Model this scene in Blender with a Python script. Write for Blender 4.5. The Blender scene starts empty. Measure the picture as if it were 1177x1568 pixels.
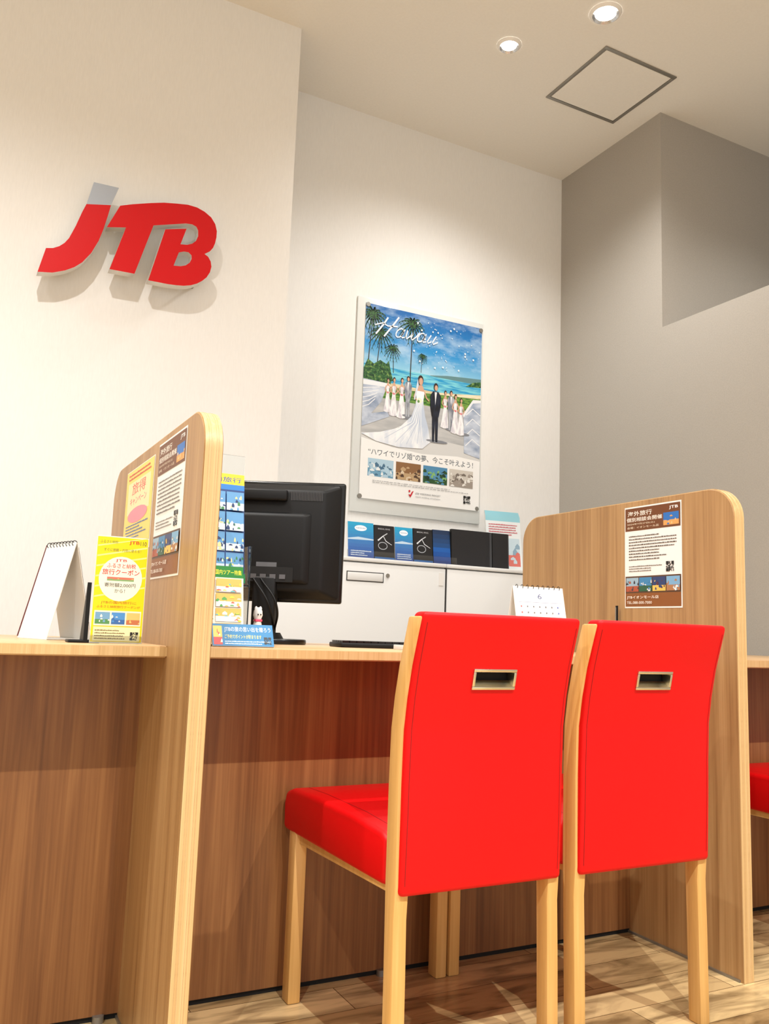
import bpy, bmesh, math, random
from mathutils import Vector, Matrix
random.seed(4)
S=bpy.context.scene
COL=S.collection

# ---------------------------------------------------------------- materials
def lin(c):
    return tuple(((x/255)/12.92 if x/255<=0.04045 else ((x/255+0.055)/1.055)**2.4) for x in c)
MATS={}
def nodes(name):
    m=bpy.data.materials.new(name); m.use_nodes=True
    nt=m.node_tree; b=nt.nodes['Principled BSDF']
    return m,nt,b
def mat(name,rgb,rough=.5,metal=0,emit=None,es=0,coat=0,alpha=None,trans=0,spec=None):
    if name in MATS: return MATS[name]
    m,nt,b=nodes(name)
    b.inputs['Base Color'].default_value=(*lin(rgb),1)
    b.inputs['Roughness'].default_value=rough
    b.inputs['Metallic'].default_value=metal
    if coat: b.inputs['Coat Weight'].default_value=coat
    if trans: b.inputs['Transmission Weight'].default_value=trans
    if spec is not None: b.inputs['Specular IOR Level'].default_value=spec
    if emit:
        b.inputs['Emission Color'].default_value=(*lin(emit),1); b.inputs['Emission Strength'].default_value=es
    n=nt.nodes.new('ShaderNodeTexNoise'); n.inputs['Scale'].default_value=60
    tc=nt.nodes.new('ShaderNodeTexCoord'); nt.links.new(tc.outputs['Object'],n.inputs['Vector'])
    mr=nt.nodes.new('ShaderNodeMapRange'); mr.inputs[3].default_value=max(0,rough-.03); mr.inputs[4].default_value=min(1,rough+.03)
    nt.links.new(n.outputs['Fac'],mr.inputs[0]); nt.links.new(mr.outputs[0],b.inputs['Roughness'])
    MATS[name]=m; return m
def wood(name,c1,c2,c3,rough=.42,scale=(28,28,1.3),plank=None,coat=0):
    m,nt,b=nodes(name); N=nt.nodes; L=nt.links
    tc=N.new('ShaderNodeTexCoord'); mp=N.new('ShaderNodeMapping'); mp.inputs['Scale'].default_value=scale
    L.new(tc.outputs['Object'],mp.inputs['Vector'])
    n1=N.new('ShaderNodeTexNoise'); n1.inputs['Scale'].default_value=1; n1.inputs['Detail'].default_value=6; n1.inputs['Distortion'].default_value=.7
    L.new(mp.outputs[0],n1.inputs['Vector'])
    mp2=N.new('ShaderNodeMapping'); mp2.inputs['Scale'].default_value=tuple(s*6 if s>5 else s*2.2 for s in scale)
    L.new(tc.outputs['Object'],mp2.inputs['Vector'])
    n2=N.new('ShaderNodeTexNoise'); n2.inputs['Scale'].default_value=1; n2.inputs['Detail'].default_value=4
    L.new(mp2.outputs[0],n2.inputs['Vector'])
    r=N.new('ShaderNodeValToRGB'); r.color_ramp.elements[0].position=.3; r.color_ramp.elements[1].position=.72
    r.color_ramp.elements[0].color=(*lin(c1),1); r.color_ramp.elements[1].color=(*lin(c3),1)
    e=r.color_ramp.elements.new(.5); e.color=(*lin(c2),1)
    mx=N.new('ShaderNodeMix'); mx.data_type='FLOAT'; mx.inputs[0].default_value=.4
    L.new(n1.outputs['Fac'],mx.inputs[2]); L.new(n2.outputs['Fac'],mx.inputs[3])
    L.new(mx.outputs[0],r.inputs[0]); L.new(r.outputs[0],b.inputs['Base Color'])
    b.inputs['Roughness'].default_value=rough
    bp=N.new('ShaderNodeBump'); bp.inputs['Strength'].default_value=.05; bp.inputs['Distance'].default_value=.002
    L.new(n2.outputs['Fac'],bp.inputs['Height']); L.new(bp.outputs[0],b.inputs['Normal'])
    if coat: b.inputs['Coat Weight'].default_value=coat
    MATS[name]=m; return m
def wallmat(name,rgb,sx=260,sz=30,st=.25,var=.03):
    m,nt,b=nodes(name); N=nt.nodes; L=nt.links
    tc=N.new('ShaderNodeTexCoord'); mp=N.new('ShaderNodeMapping'); mp.inputs['Scale'].default_value=(sx,sx,sz)
    L.new(tc.outputs['Object'],mp.inputs['Vector'])
    n=N.new('ShaderNodeTexNoise'); n.inputs['Scale'].default_value=1; n.inputs['Detail'].default_value=3
    L.new(mp.outputs[0],n.inputs['Vector'])
    r=N.new('ShaderNodeValToRGB'); c=lin(rgb)
    r.color_ramp.elements[0].color=(*[x*(1-var*2) for x in c],1); r.color_ramp.elements[1].color=(*[min(1,x*(1+var)) for x in c],1)
    r.color_ramp.elements[0].position=.3; r.color_ramp.elements[1].position=.7
    L.new(n.outputs['Fac'],r.inputs[0]); L.new(r.outputs[0],b.inputs['Base Color'])
    bp=N.new('ShaderNodeBump'); bp.inputs['Strength'].default_value=st; bp.inputs['Distance'].default_value=.001
    L.new(n.outputs['Fac'],bp.inputs['Height']); L.new(bp.outputs[0],b.inputs['Normal'])
    b.inputs['Roughness'].default_value=.75
    MATS[name]=m; return m

M_WALL=wallmat('wallpaper_white',(239,238,235),st=.10,var=.014)
M_GREY=wallmat('wallpaper_taupe',(174,168,159),sx=160,sz=160,st=.25,var=.03)
M_CEIL=wallmat('ceiling_paint',(236,233,226),sx=90,sz=90,st=.08,var=.01)
M_PANEL=wood('counter_walnut_laminate',(98,58,30),(134,88,50),(164,116,70),scale=(22,22,1.2),rough=.4)
M_PART=wood('partition_oak_laminate',(142,104,64),(170,132,86),(192,156,108),scale=(24,24,1.1),rough=.42)
M_EDGE=wood('edge_band_light',(192,154,102),(208,174,122),(222,192,144),scale=(150,150,.8),rough=.4)
M_TOP=wood('desk_top_laminate',(180,142,100),(198,162,118),(210,176,134),scale=(1.3,30,30),rough=.35)
M_BEECH=wood('beech_wood',(204,156,88),(218,172,104),(230,188,124),scale=(30,30,2),rough=.38)
M_RED=mat('red_leatherette',(212,2,8),.48,spec=.28)
M_SEAM=mat('red_seam',(140,2,6),.6)
M_BRASS=mat('satin_champagne_metal',(216,210,190),.26,1)
M_BLACK=mat('black_plastic',(12,12,13),.5,spec=.3)
M_BLACKG=mat('black_gloss',(8,8,9),.25,spec=.4)
M_DARK=mat('dark_void',(6,6,6),.8)
M_WHITE=mat('white_paper',(240,240,238),.6)
M_CAB=mat('white_steel',(232,234,234),.35)
M_GAP=mat('shadow_gap',(60,60,60),.7)
M_ALU=mat('aluminium',(150,148,142),.4,.7)
M_ACR=mat('clear_acrylic',(245,250,250),.05,trans=1)
M_LOGORED=mat('logo_red',(206,3,14),.35,spec=.35)
M_LOGOSIL=mat('logo_silver',(170,178,190),.35,.4)
M_LOGOSIDE=mat('logo_side_white',(225,224,220),.35)

def floormat():
    m,nt,b=nodes('vinyl_plank_floor'); N=nt.nodes; L=nt.links
    tc=N.new('ShaderNodeTexCoord'); mp=N.new('ShaderNodeMapping'); mp.inputs['Rotation'].default_value=(0,0,0)
    L.new(tc.outputs['Object'],mp.inputs['Vector'])
    br=N.new('ShaderNodeTexBrick'); br.inputs['Scale'].default_value=1; br.inputs['Brick Width'].default_value=.9; br.inputs['Row Height'].default_value=.12
    br.inputs['Mortar Size'].default_value=.0012; br.inputs['Color1'].default_value=(*lin((222,198,150)),1); br.inputs['Color2'].default_value=(*lin((160,130,88)),1)
    br.inputs['Mortar'].default_value=(*lin((110,88,60)),1); br.inputs['Bias'].default_value=0; br.offset=.37
    L.new(mp.outputs[0],br.inputs['Vector'])
    mp2=N.new('ShaderNodeMapping'); mp2.inputs['Scale'].default_value=(4,20,1); L.new(tc.outputs['Object'],mp2.inputs['Vector'])
    n=N.new('ShaderNodeTexNoise'); n.inputs['Scale'].default_value=1; n.inputs['Detail'].default_value=7; n.inputs['Distortion'].default_value=1.0
    L.new(mp2.outputs[0],n.inputs['Vector'])
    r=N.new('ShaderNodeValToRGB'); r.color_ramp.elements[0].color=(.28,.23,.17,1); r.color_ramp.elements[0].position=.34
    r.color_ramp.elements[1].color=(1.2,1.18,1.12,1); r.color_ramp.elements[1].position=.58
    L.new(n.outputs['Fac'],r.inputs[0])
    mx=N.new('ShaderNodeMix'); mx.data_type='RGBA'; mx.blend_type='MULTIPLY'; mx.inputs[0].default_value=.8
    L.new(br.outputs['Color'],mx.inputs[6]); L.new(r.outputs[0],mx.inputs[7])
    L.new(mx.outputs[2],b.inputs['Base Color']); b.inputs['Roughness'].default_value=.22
    return m
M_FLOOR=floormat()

# ---------------------------------------------------------------- geometry helpers
def link(o,parent=None):
    COL.objects.link(o)
    if parent: o.parent=parent
    return o
def empty(name,loc=(0,0,0)):
    e=bpy.data.objects.new(name,None); e.empty_display_size=.05; e.location=loc; COL.objects.link(e)
    return e
def finish(me,smooth=None):
    if smooth:
        for p in me.polygons: p.use_smooth=True
        me.set_sharp_from_angle(angle=math.radians(smooth))
def mesh_from(name,verts,faces,m,parent=None,smooth=None):
    me=bpy.data.meshes.new(name); me.from_pydata([tuple(v) for v in verts],[],faces); me.update()
    bm=bmesh.new(); bm.from_mesh(me); bmesh.ops.recalc_face_normals(bm,faces=bm.faces); bm.to_mesh(me); bm.free()
    if m: me.materials.append(m)
    finish(me,smooth)
    return link(bpy.data.objects.new(name,me),parent)
def bake(o,smooth=35):
    dg=bpy.context.evaluated_depsgraph_get(); dg.update()
    me=bpy.data.meshes.new_from_object(o.evaluated_get(dg)); o.modifiers.clear(); o.data=me; finish(me,smooth)
def bevel(o,w,seg=3,smooth=40):
    b=o.modifiers.new('b','BEVEL'); b.width=w; b.segments=seg; b.limit_method='ANGLE'; b.angle_limit=math.radians(30)
    bake(o,smooth)
def box(name,x0,x1,y0,y1,z0,z1,m,parent=None,bev=0,seg=2):
    v=[(x,y,z) for x in (x0,x1) for y in (y0,y1) for z in (z0,z1)]
    f=[(0,1,3,2),(4,6,7,5),(0,4,5,1),(2,3,7,6),(0,2,6,4),(1,5,7,3)]
    o=mesh_from(name,v,f,m,parent)
    if bev: bevel(o,bev,seg)
    return o
def prism(name,poly,axis,a0,a1,m,parent=None,bev=0,seg=2,smooth=30):
    def P(a,u,v): return (a,u,v) if axis==0 else ((u,a,v) if axis==1 else (u,v,a))
    n=len(poly); v=[P(a0,*p) for p in poly]+[P(a1,*p) for p in poly]
    f=[tuple(range(n)),tuple(range(2*n-1,n-1,-1))]+[(i,(i+1)%n,n+(i+1)%n,n+i) for i in range(n)]
    o=mesh_from(name,v,f,m,parent,smooth)
    if bev: bevel(o,bev,seg)
    return o
def cyl(name,c,r,z0,z1,m,parent=None,n=32,r2=None):
    r2=r if r2 is None else r2
    v=[(c[0]+r*math.cos(2*math.pi*i/n),c[1]+r*math.sin(2*math.pi*i/n),z0) for i in range(n)]+[(c[0]+r2*math.cos(2*math.pi*i/n),c[1]+r2*math.sin(2*math.pi*i/n),z1) for i in range(n)]
    f=[tuple(range(n-1,-1,-1)),tuple(range(n,2*n))]+[(i,(i+1)%n,n+(i+1)%n,n+i) for i in range(n)]
    return mesh_from(name,v,f,m,parent,35)
def lathe(name,c,prof,m,parent=None,n=40):
    v=[];f=[]
    for (r,z) in prof: v+=[(c[0]+r*math.cos(2*math.pi*i/n),c[1]+r*math.sin(2*math.pi*i/n),c[2]+z) for i in range(n)]
    for k in range(len(prof)-1): f+=[(k*n+i,k*n+(i+1)%n,(k+1)*n+(i+1)%n,(k+1)*n+i) for i in range(n)]
    return mesh_from(name,v,f,m,parent,40)

class Art:
    """flat printed artwork on a real sheet: origin O (lower left), unit dirs U,V, size w,h"""
    def __init__(s,name,parent,O,U,V,w,h):
        s.name=name; s.parent=parent; s.O=Vector(O); s.U=Vector(U).normalized(); s.V=Vector(V).normalized(); s.w=w; s.h=h
        s.N=s.U.cross(s.V).normalized(); s.verts=[]; s.faces=[]; s.mi=[]; s.mats=[]; s.k=0; s.eps=.00008
    def pt(s,u,v,k=None):
        k=s.k if k is None else k
        u=min(1,max(0,u)); v=min(1,max(0,v))
        return s.O+s.U*(u*s.w)+s.V*(v*s.h)+s.N*(.0006+s.eps*k)
    def m(s,rgb):
        mm=mat('ink_%d_%d_%d'%rgb,rgb,.45) if not isinstance(rgb,bpy.types.Material) else rgb
        if mm not in s.mats: s.mats.append(mm)
        return s.mats.index(mm)
    def poly(s,pts,rgb):
        s.k+=1; b=len(s.verts); s.verts+=[s.pt(*p) for p in pts]; s.faces.append(tuple(range(b,b+len(pts)))); s.mi.append(s.m(rgb))
    def rect(s,u0,v0,u1,v1,rgb): s.poly([(u0,v0),(u1,v0),(u1,v1),(u0,v1)],rgb)
    def ell(s,cu,cv,ru,rv,rgb,n=16): s.poly([(cu+ru*math.cos(2*math.pi*i/n),cv+rv*math.sin(2*math.pi*i/n)) for i in range(n)],rgb)
    def stroke(s,pts,wd,rgb,taper=None,keep=False):
        if not keep: s.k+=1
        mi=s.m(rgb)
        asp=s.h/s.w
        P=[Vector((p[0],p[1]*asp)) for p in pts]; L=[];R=[]
        for i,p in enumerate(P):
            d=(P[min(i+1,len(P)-1)]-P[max(i-1,0)]).normalized(); n=Vector((-d.y,d.x))
            ww=wd*(1 if taper is None else (1-(1-taper)*i/(len(P)-1)))/2
            L.append(p+n*ww); R.append(p-n*ww)
        for i in range(len(P)-1):
            b=len(s.verts)
            for q in (L[i],L[i+1],R[i+1],R[i]): s.verts.append(s.pt(q.x,q.y/asp))
            s.faces.append((b,b+1,b+2,b+3)); s.mi.append(mi)
    def lines(s,u0,v0,u1,v1,n,rgb,fill=.45):
        dv=(v1-v0)/n
        s.k+=1; mi=s.m(rgb)
        for i in range(n):
            u=u0; vb=v0+i*dv+dv*.25
            end=u1-(u1-u0)*random.choice([0,0,.05,.2,.35])
            while u<end:
                wd=random.uniform(.012,.035)*(u1-u0)/.8
                b=len(s.verts)
                hh=dv*fill*random.uniform(.7,1.1)
                for q in ((u,vb),(min(u+wd,end),vb),(min(u+wd,end),vb+hh),(u,vb+hh)): s.verts.append(s.pt(*q))
                s.faces.append((b,b+1,b+2,b+3)); s.mi.append(mi); u+=wd*1.25
    def qr(s,u0,v0,sz,rgb=(20,20,20),n=13):
        asp=s.w/s.h; s.k+=1; mi=s.m(rgb)
        for i in range(n):
            for j in range(n):
                corner=(i<4 and j<4) or (i<4 and j>n-5) or (i>n-5 and j>n-5)
                on=random.random()<.5
                if corner:
                    a=i if i<4 else n-1-i; c=j if j<4 else n-1-j; on=(a in(0,3) or c in (0,3) or (a in(1,2) and c in (1,2)))
                if on:
                    b=len(s.verts); d=sz/n
                    for q in ((i,j),(i+1,j),(i+1,j+1),(i,j+1)): s.verts.append(s.pt(u0+q[0]*d,v0+q[1]*d*asp))
                    s.faces.append((b,b+1,b+2,b+3)); s.mi.append(mi)
    def photo(s,u0,v0,u1,v1,cols,n=26):
        s.rect(u0,v0,u1,v1,cols[0])
        s.rect(u0,v0,u1,v0+(v1-v0)*.4,cols[1])
        for i in range(n):
            cu=random.uniform(u0,u1); cv=random.uniform(v0,v0+(v1-v0)*.75)
            ru=(u1-u0)*random.uniform(.03,.10); rv=(v1-v0)*random.uniform(.04,.14)
            a=max(u0,cu-ru);b=min(u1,cu+ru);c=max(v0,cv-rv);d=min(v1,cv+rv)
            s.poly([(a,c),(b,c),(b,(c+d)/2),((a+b)/2,d),(a,(c+d)/2)],random.choice(cols))
    def text(s,body,u0,v0,u1,v1,rgb,shear=0,bold=0):
        s.k+=1
        cu=bpy.data.curves.new('t','FONT'); cu.body=body; cu.shear=shear; cu.offset=bold*.5; cu.resolution_u=4
        o=bpy.data.objects.new('t',cu); COL.objects.link(o)
        dg=bpy.context.evaluated_depsgraph_get(); dg.update()
        me=bpy.data.meshes.new_from_object(o.evaluated_get(dg))
        bpy.data.objects.remove(o)
        if not me or len(me.vertices)==0: return
        xs=[v.co.x for v in me.vertices]; ys=[v.co.y for v in me.vertices]
        ax,bx,ay,by=min(xs),max(xs),min(ys),max(ys)
        b=len(s.verts); mi=s.m(rgb)
        for v in me.vertices: s.verts.append(s.pt(u0+(v.co.x-ax)/(bx-ax)*(u1-u0),v0+(v.co.y-ay)/(by-ay)*(v1-v0)))
        for p in me.polygons: s.faces.append(tuple(b+i for i in p.vertices)); s.mi.append(mi)
        bpy.data.meshes.remove(me)
    def done(s):
        me=bpy.data.meshes.new(s.name); me.from_pydata([tuple(v) for v in s.verts],[],s.faces); me.update()
        for m in s.mats: me.materials.append(m)
        for i,p in enumerate(me.polygons): p.material_index=s.mi[i]
        return link(bpy.data.objects.new(s.name,me),s.parent)

# ---------------------------------------------------------------- room (metres)
ZC=3.579; YW=3.902; XC=3.143; XE=1.259; YJ=3.460; YN=3.095; ZN=2.400
XL0=-3.0; XR0=4.6; YF=-3.5
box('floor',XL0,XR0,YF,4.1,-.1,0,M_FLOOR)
box('ceiling',XL0,XR0,YF,4.1,ZC,ZC+.1,M_CEIL)
box('wall_back',XE,XC,YW,YW+.15,0,ZC,M_WALL)
box('wall_logo',XL0,XE,YJ,4.05,0,ZC,M_WALL)
box('wall_right',XC,XC+.9,YF,YN,0,ZN,M_GREY)
box('wall_right_column',XC,XR0,YN,4.05,0,ZC,M_GREY)
box('wall_left',XL0-.1,XL0,YF,4.1,0,ZC,M_WALL)
box('wall_right_outer',XR0,XR0+.1,YF,4.1,0,ZC,M_GREY)

h=empty('ceiling_access_hatch',(2.545,2.841,ZC))
hs=.453; fwid=.017
for nm,a in (('frame_1',(0,hs,0,fwid)),('frame_2',(0,hs,hs-fwid,hs)),('frame_3',(0,fwid,fwid,hs-fwid)),('frame_4',(hs-fwid,hs,fwid,hs-fwid))):
    box(nm,*a,-.006,-.0005,M_ALU,h,.001)
box('panel',fwid+.003,hs-fwid-.003,fwid+.003,hs-fwid-.003,-.004,-.0005,M_CEIL,h)

M_LAMP=mat('lamp_emitter',(255,252,246),.5,emit=(255,250,242),es=30)
M_CUP=mat('chrome_reflector',(190,190,190),.2,.9)
M_TRIM=mat('white_trim',(240,238,234),.4)
def downlight(x,y,power,r=.045,ang=140,blend=1.0,soft=.035):
    e=empty('ceiling_downlight',(x,y,ZC))
    lathe('trim_ring',(0,0,0),[(r,-.012),(r+.004,-.008),(r+.012,-.004),(r+.014,-.0005)],M_TRIM,e)
    lathe('reflector_cup',(0,0,0),[(r,-.012),(r*.93,-.009),(r*.80,-.004)],M_CUP,e)
    cyl('lamp',(0,0),r*.82,-.004,-.0015,M_LAMP,e)
    ld=bpy.data.lights.new('downlight_beam','SPOT'); ld.energy=power; ld.spot_size=math.radians(ang); ld.spot_blend=blend
    ld.shadow_soft_size=soft; ld.color=(1,.98,.95)
    lo=bpy.data.objects.new('beam',ld); link(lo,e); lo.location=(0,0,-.05)
downlight(2.152,3.067,68)
downlight(2.397,2.680,82,r=.058)
downlight(-.10,1.75,250)
downlight(-1.3,1.55,175)
downlight(3.75,2.10,55,ang=130,blend=.9)
for x,p in ((-1.0,230),(.6,400),(2.1,400)):
    downlight(x,-.62,p,ang=145,soft=.012)
w=bpy.data.worlds.new('mall_ambient'); S.world=w; w.use_nodes=True
w.node_tree.nodes['Background'].inputs[0].default_value=(1,.99,.975,1); w.node_tree.nodes['Background'].inputs[1].default_value=1.15

# ---------------------------------------------------------------- wall logo sign
def sc(p): return (p[0]*1.45/1000,.82+(p[1]/1000-.82)*1.45)
J_top=[(275,1997),(341,1999),(324,1944),(261,1930),]
J_bot=[(261,1930),(324,1944),(318,1910),(310,1872),(300,1835),(284,1797),(263,1765),(244,1747),(222,1733),(192,1720),(156,1714),(171,1783),(188,1787),(203,1796),(215,1808),(225,1824),(239,1862),(252,1905)]
TB=[(348,1949),(380,1962),(429,1979),(465,1990),(501,1997),(532,2002),(558,2001),(581,1994),(601,1982),(614,1965),(620,1945),(620,1926),(617,1907),(612,1892),(604,1880),(589,1868),(600,1862),(608,1850),(611,1835),(608,1818),(599,1800),(587,1787),(573,1776),(556,1767),(536,1761),(515,1758),(491,1756),(438,1755),(474,1913),(533,1930),(519,1880),(538,1883),(552,1890),(562,1901),(567,1916),(566,1933),(560,1943),(548,1947),(530,1945),(441,1916),(400,1765),(334,1763),(368,1891),(318,1879)]
HB=[(516,1855),(530,1861),(543,1862),(552,1855),(553,1844),(548,1832),(538,1822),(524,1816),(504,1813)]
sign=empty('wall_logo_sign')
def extr(name,poly,holes,y0,y1,mf):
    cu=bpy.data.curves.new('c','CURVE'); cu.dimensions='2D'; cu.fill_mode='BOTH'; cu.extrude=(y1-y0)/2
    for pl in [poly]+holes:
        sp=cu.splines.new('POLY'); sp.points.add(len(pl)-1); sp.use_cyclic_u=True
        for i,p in enumerate(pl): a,b=sc(p); sp.points[i].co=(a,b,0,1)
    o=bpy.data.objects.new('c',cu); COL.objects.link(o)
    dg=bpy.context.evaluated_depsgraph_get(); dg.update()
    me=bpy.data.meshes.new_from_object(o.evaluated_get(dg)); bpy.data.objects.remove(o)
    me.transform(Matrix.Translation((0,(y0+y1)/2,0))@Matrix.Rotation(math.radians(90),4,'X'))
    me.materials.clear(); me.materials.append(M_LOGOSIDE); me.materials.append(mf)
    for p in me.polygons: p.material_index=1 if p.normal.y<-.7 else 0
    ob=bpy.data.objects.new(name,me); link(ob,sign)
extr('letter_j_tip',J_top,[],3.365,3.41,M_LOGOSIL)
extr('letter_j',J_bot,[],3.365,3.41,M_LOGORED)
extr('letters_tb',TB,[HB],3.365,3.41,M_LOGORED)
for i,(x,z) in enumerate(((208,1750),(300,1900),(380,1850),(470,1830),(590,1940),(575,1790))):
    a,b=sc((x,z)); o=cyl('standoff_%d'%(i+1),(0,0),.008,0,YJ-3.41+.005,M_ALU,sign,12); o.rotation_euler=(math.radians(-90),0,0); o.location=(a,3.41,b)

# ---------------------------------------------------------------- counter
desk=empty('service_counter')
YD=1.741; ZD=.776; YP=1.948
def desk_bay(x0,x1,k):
    box('top_%d'%k,x0,x1,YD,2.47,ZD-.024,ZD,M_TOP,desk,.003)
    box('edge_band_%d'%k,x0,x1,YD-.0015,YD+.001,ZD-.021,ZD-.003,M_EDGE,desk)
    box('front_panel_%d'%k,x0,x1,YP,YP+.025,.012,ZD-.024,M_PANEL,desk)
    box('plinth_%d'%k,x0,x1,YP+.005,YP+.02,0,.014,M_DARK,desk)
    n=int((x1-x0)/.5)+1
    for i in range(n): cyl('glide_%d_%d'%(k,i),(x0+.08+i*.5,YP+.012-.015),.012,0,.014,M_ALU,desk,12)
desk_bay(-1.2,.42,1); desk_bay(.4573,1.834,2); desk_bay(1.8713,3.0,3)

def partition(x0,t=.0373,y0=1.56,y1=2.478,zt=1.234,r=.085):
    e=empty('desk_partition_panel',(x0,0,0))
    n=10; poly=[(y0,0)]
    for i in range(n+1):
        a=math.pi-(math.pi/2)*i/n; poly.append((y0+r+r*math.cos(a),zt-r+r*math.sin(a)))
    for i in range(n+1):
        a=math.pi/2*(1-i/n); poly.append((y1-r+r*math.cos(a),zt-r+r*math.sin(a)))
    poly.append((y1,0))
    prism('core',poly,0,.002,t-.002,M_EDGE,e,smooth=30)
    poly2=[(y+(.002 if y<2 else -.002),z if z==0 else z-.002) for y,z in poly]
    prism('face_left',poly2,0,0,.0021,M_PART,e,.0008,1); prism('face_right',poly2,0,t-.0021,t,M_PART,e,.0008,1)
    for i,xx in enumerate((.009,.0135,.0235,.028)):
        pl=[(y-.0004 if y<2 else y+.0004,z+(.0004 if z>0 else 0)) for y,z in poly]
        prism('edge_line_%d'%i,pl,0,xx,xx+.0008,M_TOP,e)
    box('floor_channel',-.004,t+.004,y0+.01,y1-.01,0,.006,M_ALU,e)
    return e
partition(.42); partition(1.834)

# ---------------------------------------------------------------- chairs
def chair(dx):
    e=empty('upholstered_chair',(dx,0,0))
    B0=.022; WB_=.372; B1=B0+WB_; F1=.408
    far=[(0,1.470),(.2,1.473),(.36,1.477),(.45,1.477),(.56,1.477),(.64,1.474),(.70,1.464),(.76,1.449),(.81,1.432),(.856,1.416)]
    def fy(z):
        for (a,ya),(b,yb) in zip(far,far[1:]):
            if z<=b: return ya+(yb-ya)*(z-a)/(b-a)
        return far[-1][1]
    dp=.042
    zs=[0,.1,.2,.3,.36,.42,.48,.54,.6,.64,.67,.70,.73,.76,.79,.82,.850]
    poly=[(fy(z)-(dp if z>.33 else dp-.006),z) for z in zs]+[(fy(z),z) for z in reversed(zs)]
    prism('back_leg_left',poly,0,B0-.002,B0+.027,M_BEECH,e,.004,2,25)
    prism('back_leg_right',poly,0,B1-.027,B1+.001,M_BEECH,e,.004,2,25)
    for nm,x in (('front_leg_left',0.0),('front_leg_right',F1-.03)):
        box(nm,x,x+.03,1.872,1.910,0,.37,M_BEECH,e,.004)
        box(nm+'_glide',x+.004,x+.026,1.878,1.904,0,.005,M_BLACK,e)
    def rail(nm,xa,xb):
        v=[(xa,1.46,.340),(xa+.02,1.46,.340),(xb+.02,1.88,.340),(xb,1.88,.340)]; v+=[(x,y,.368) for x,y,_ in v]
        mesh_from(nm,v,[(0,1,2,3),(4,5,6,7),(0,1,5,4),(1,2,6,5),(2,3,7,6),(3,0,4,7)],M_BEECH,e)
    rail('side_rail_left',B0+.008,.010); rail('side_rail_right',B1-.028,F1-.030)
    zbot,ztop=.343,.859
    zb=[zbot+(ztop-zbot)*i/26 for i in range(27)]
    bulge=lambda z: .006*math.sin(math.pi*(z-zbot)/(ztop-zbot))
    yb=lambda z: fy(z)-.050-bulge(z)
    poly=[(yb(z),z) for z in zb]+[(fy(z)-.006,z) for z in reversed(zb)]
    pad=prism('back_pad',poly,0,B0+.0035,B1-.001,M_RED,e)
    b=pad.modifiers.new('b','BEVEL'); b.width=.010; b.segments=4; b.limit_method='ANGLE'; b.angle_limit=math.radians(40)
    bake(pad,35)
    hx0,hx1=B0+.133,B0+.231; hz0,hz1=.716,.754
    cut=box('cut',hx0,hx1,1.30,fy(.737)-.014,hz0,hz1,M_DARK,e)
    bo=pad.modifiers.new('h','BOOLEAN'); bo.object=cut; bo.operation='DIFFERENCE'; bo.solver='EXACT'
    bake(pad,35); bpy.data.objects.remove(cut)
    for nm,x in (('seam_left',B0+.012),('seam_right',B1-.0125)):
        pts=[(yb(z)-.0005,z) for z in zb[1:-1]]
        prism(nm,pts+[(y+.0015,z) for y,z in reversed(pts)],0,x,x+.0010,M_SEAM,e)
    def fr(nm,x0,x1,za,zb_):
        v=[]
        for x in (x0,x1):
            for z in (za,zb_): v+=[(x,yb(z)-.004,z),(x,yb(z)+.02,z)]
        o=mesh_from(nm,v,[(0,1,3,2),(4,6,7,5),(0,4,5,1),(2,3,7,6),(0,2,6,4),(1,5,7,3)],M_BRASS,e); bevel(o,.0012,2)
    t=.0050
    fr('handle_frame_top',hx0-.001,hx1+.001,hz1-t,hz1+.001); fr('handle_frame_bottom',hx0-.001,hx1+.001,hz0-.001,hz0+t)
    fr('handle_frame_left',hx0-.001,hx0+t,hz0+t,hz1-t); fr('handle_frame_right',hx1-t,hx1+.001,hz0+t,hz1-t)
    yc=yb(.735)
    mesh_from('handle_grip',[(hx0+t,yc-.001,hz0+t),(hx1-t,yc-.001,hz0+t),(hx1-t,yc+.014,hz0+.017),(hx0+t,yc+.014,hz0+.017)],[(0,1,2,3)],M_BRASS,e)
    mesh_from('handle_back',[(hx0+.001,yc+.022,hz0+.001),(hx1-.001,yc+.022,hz0+.001),(hx1-.001,yc+.022,hz1-.001),(hx0+.001,yc+.022,hz1-.001)],[(0,1,2,3)],M_DARK,e)
    sp=[(1.477,.352),(1.477,.436),(1.50,.446),(1.62,.455),(1.8,.458),(1.90,.456),(1.932,.446),(1.940,.42),(1.938,.37),(1.932,.360),(1.50,.350)]
    v=[]
    for s_ in (0,1):
        for (y,z) in sp:
            f=(y-1.477)/(1.94-1.477)
            xa=(B0-.002)*(1-f)+(-.006)*f; xb=(B1+.002)*(1-f)+(F1+.002)*f
            v.append((xb if s_ else xa,y,z))
    n=len(sp)
    s=mesh_from('seat_cushion',v,[tuple(range(n)),tuple(range(2*n-1,n-1,-1))]+[(i,(i+1)%n,n+(i+1)%n,n+i) for i in range(n)],M_RED,e)
    b=s.modifiers.new('b','BEVEL'); b.width=.012; b.segments=4; b.limit_method='ANGLE'; b.angle_limit=math.radians(40); bake(s,40)
    for nm,xa,xb in (('seat_seam_left',B0+.034,.036),('seat_seam_right',B1-.034,F1-.036)):
        yz=[(1.50,.4464),(1.62,.4555),(1.8,.4585),(1.90,.4565)]
        vv=[];ff=[]
        for (y,z) in yz:
            f=(y-1.477)/.463; x=xa*(1-f)+xb*f; vv+=[(x,y,z),(x+.0012,y,z)]
        for i in range(3): ff.append((2*i,2*i+1,2*i+3,2*i+2))
        mesh_from(nm,vv,ff,M_SEAM,e)
    return e
chair(.769); chair(1.184); chair(2.10)

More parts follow.
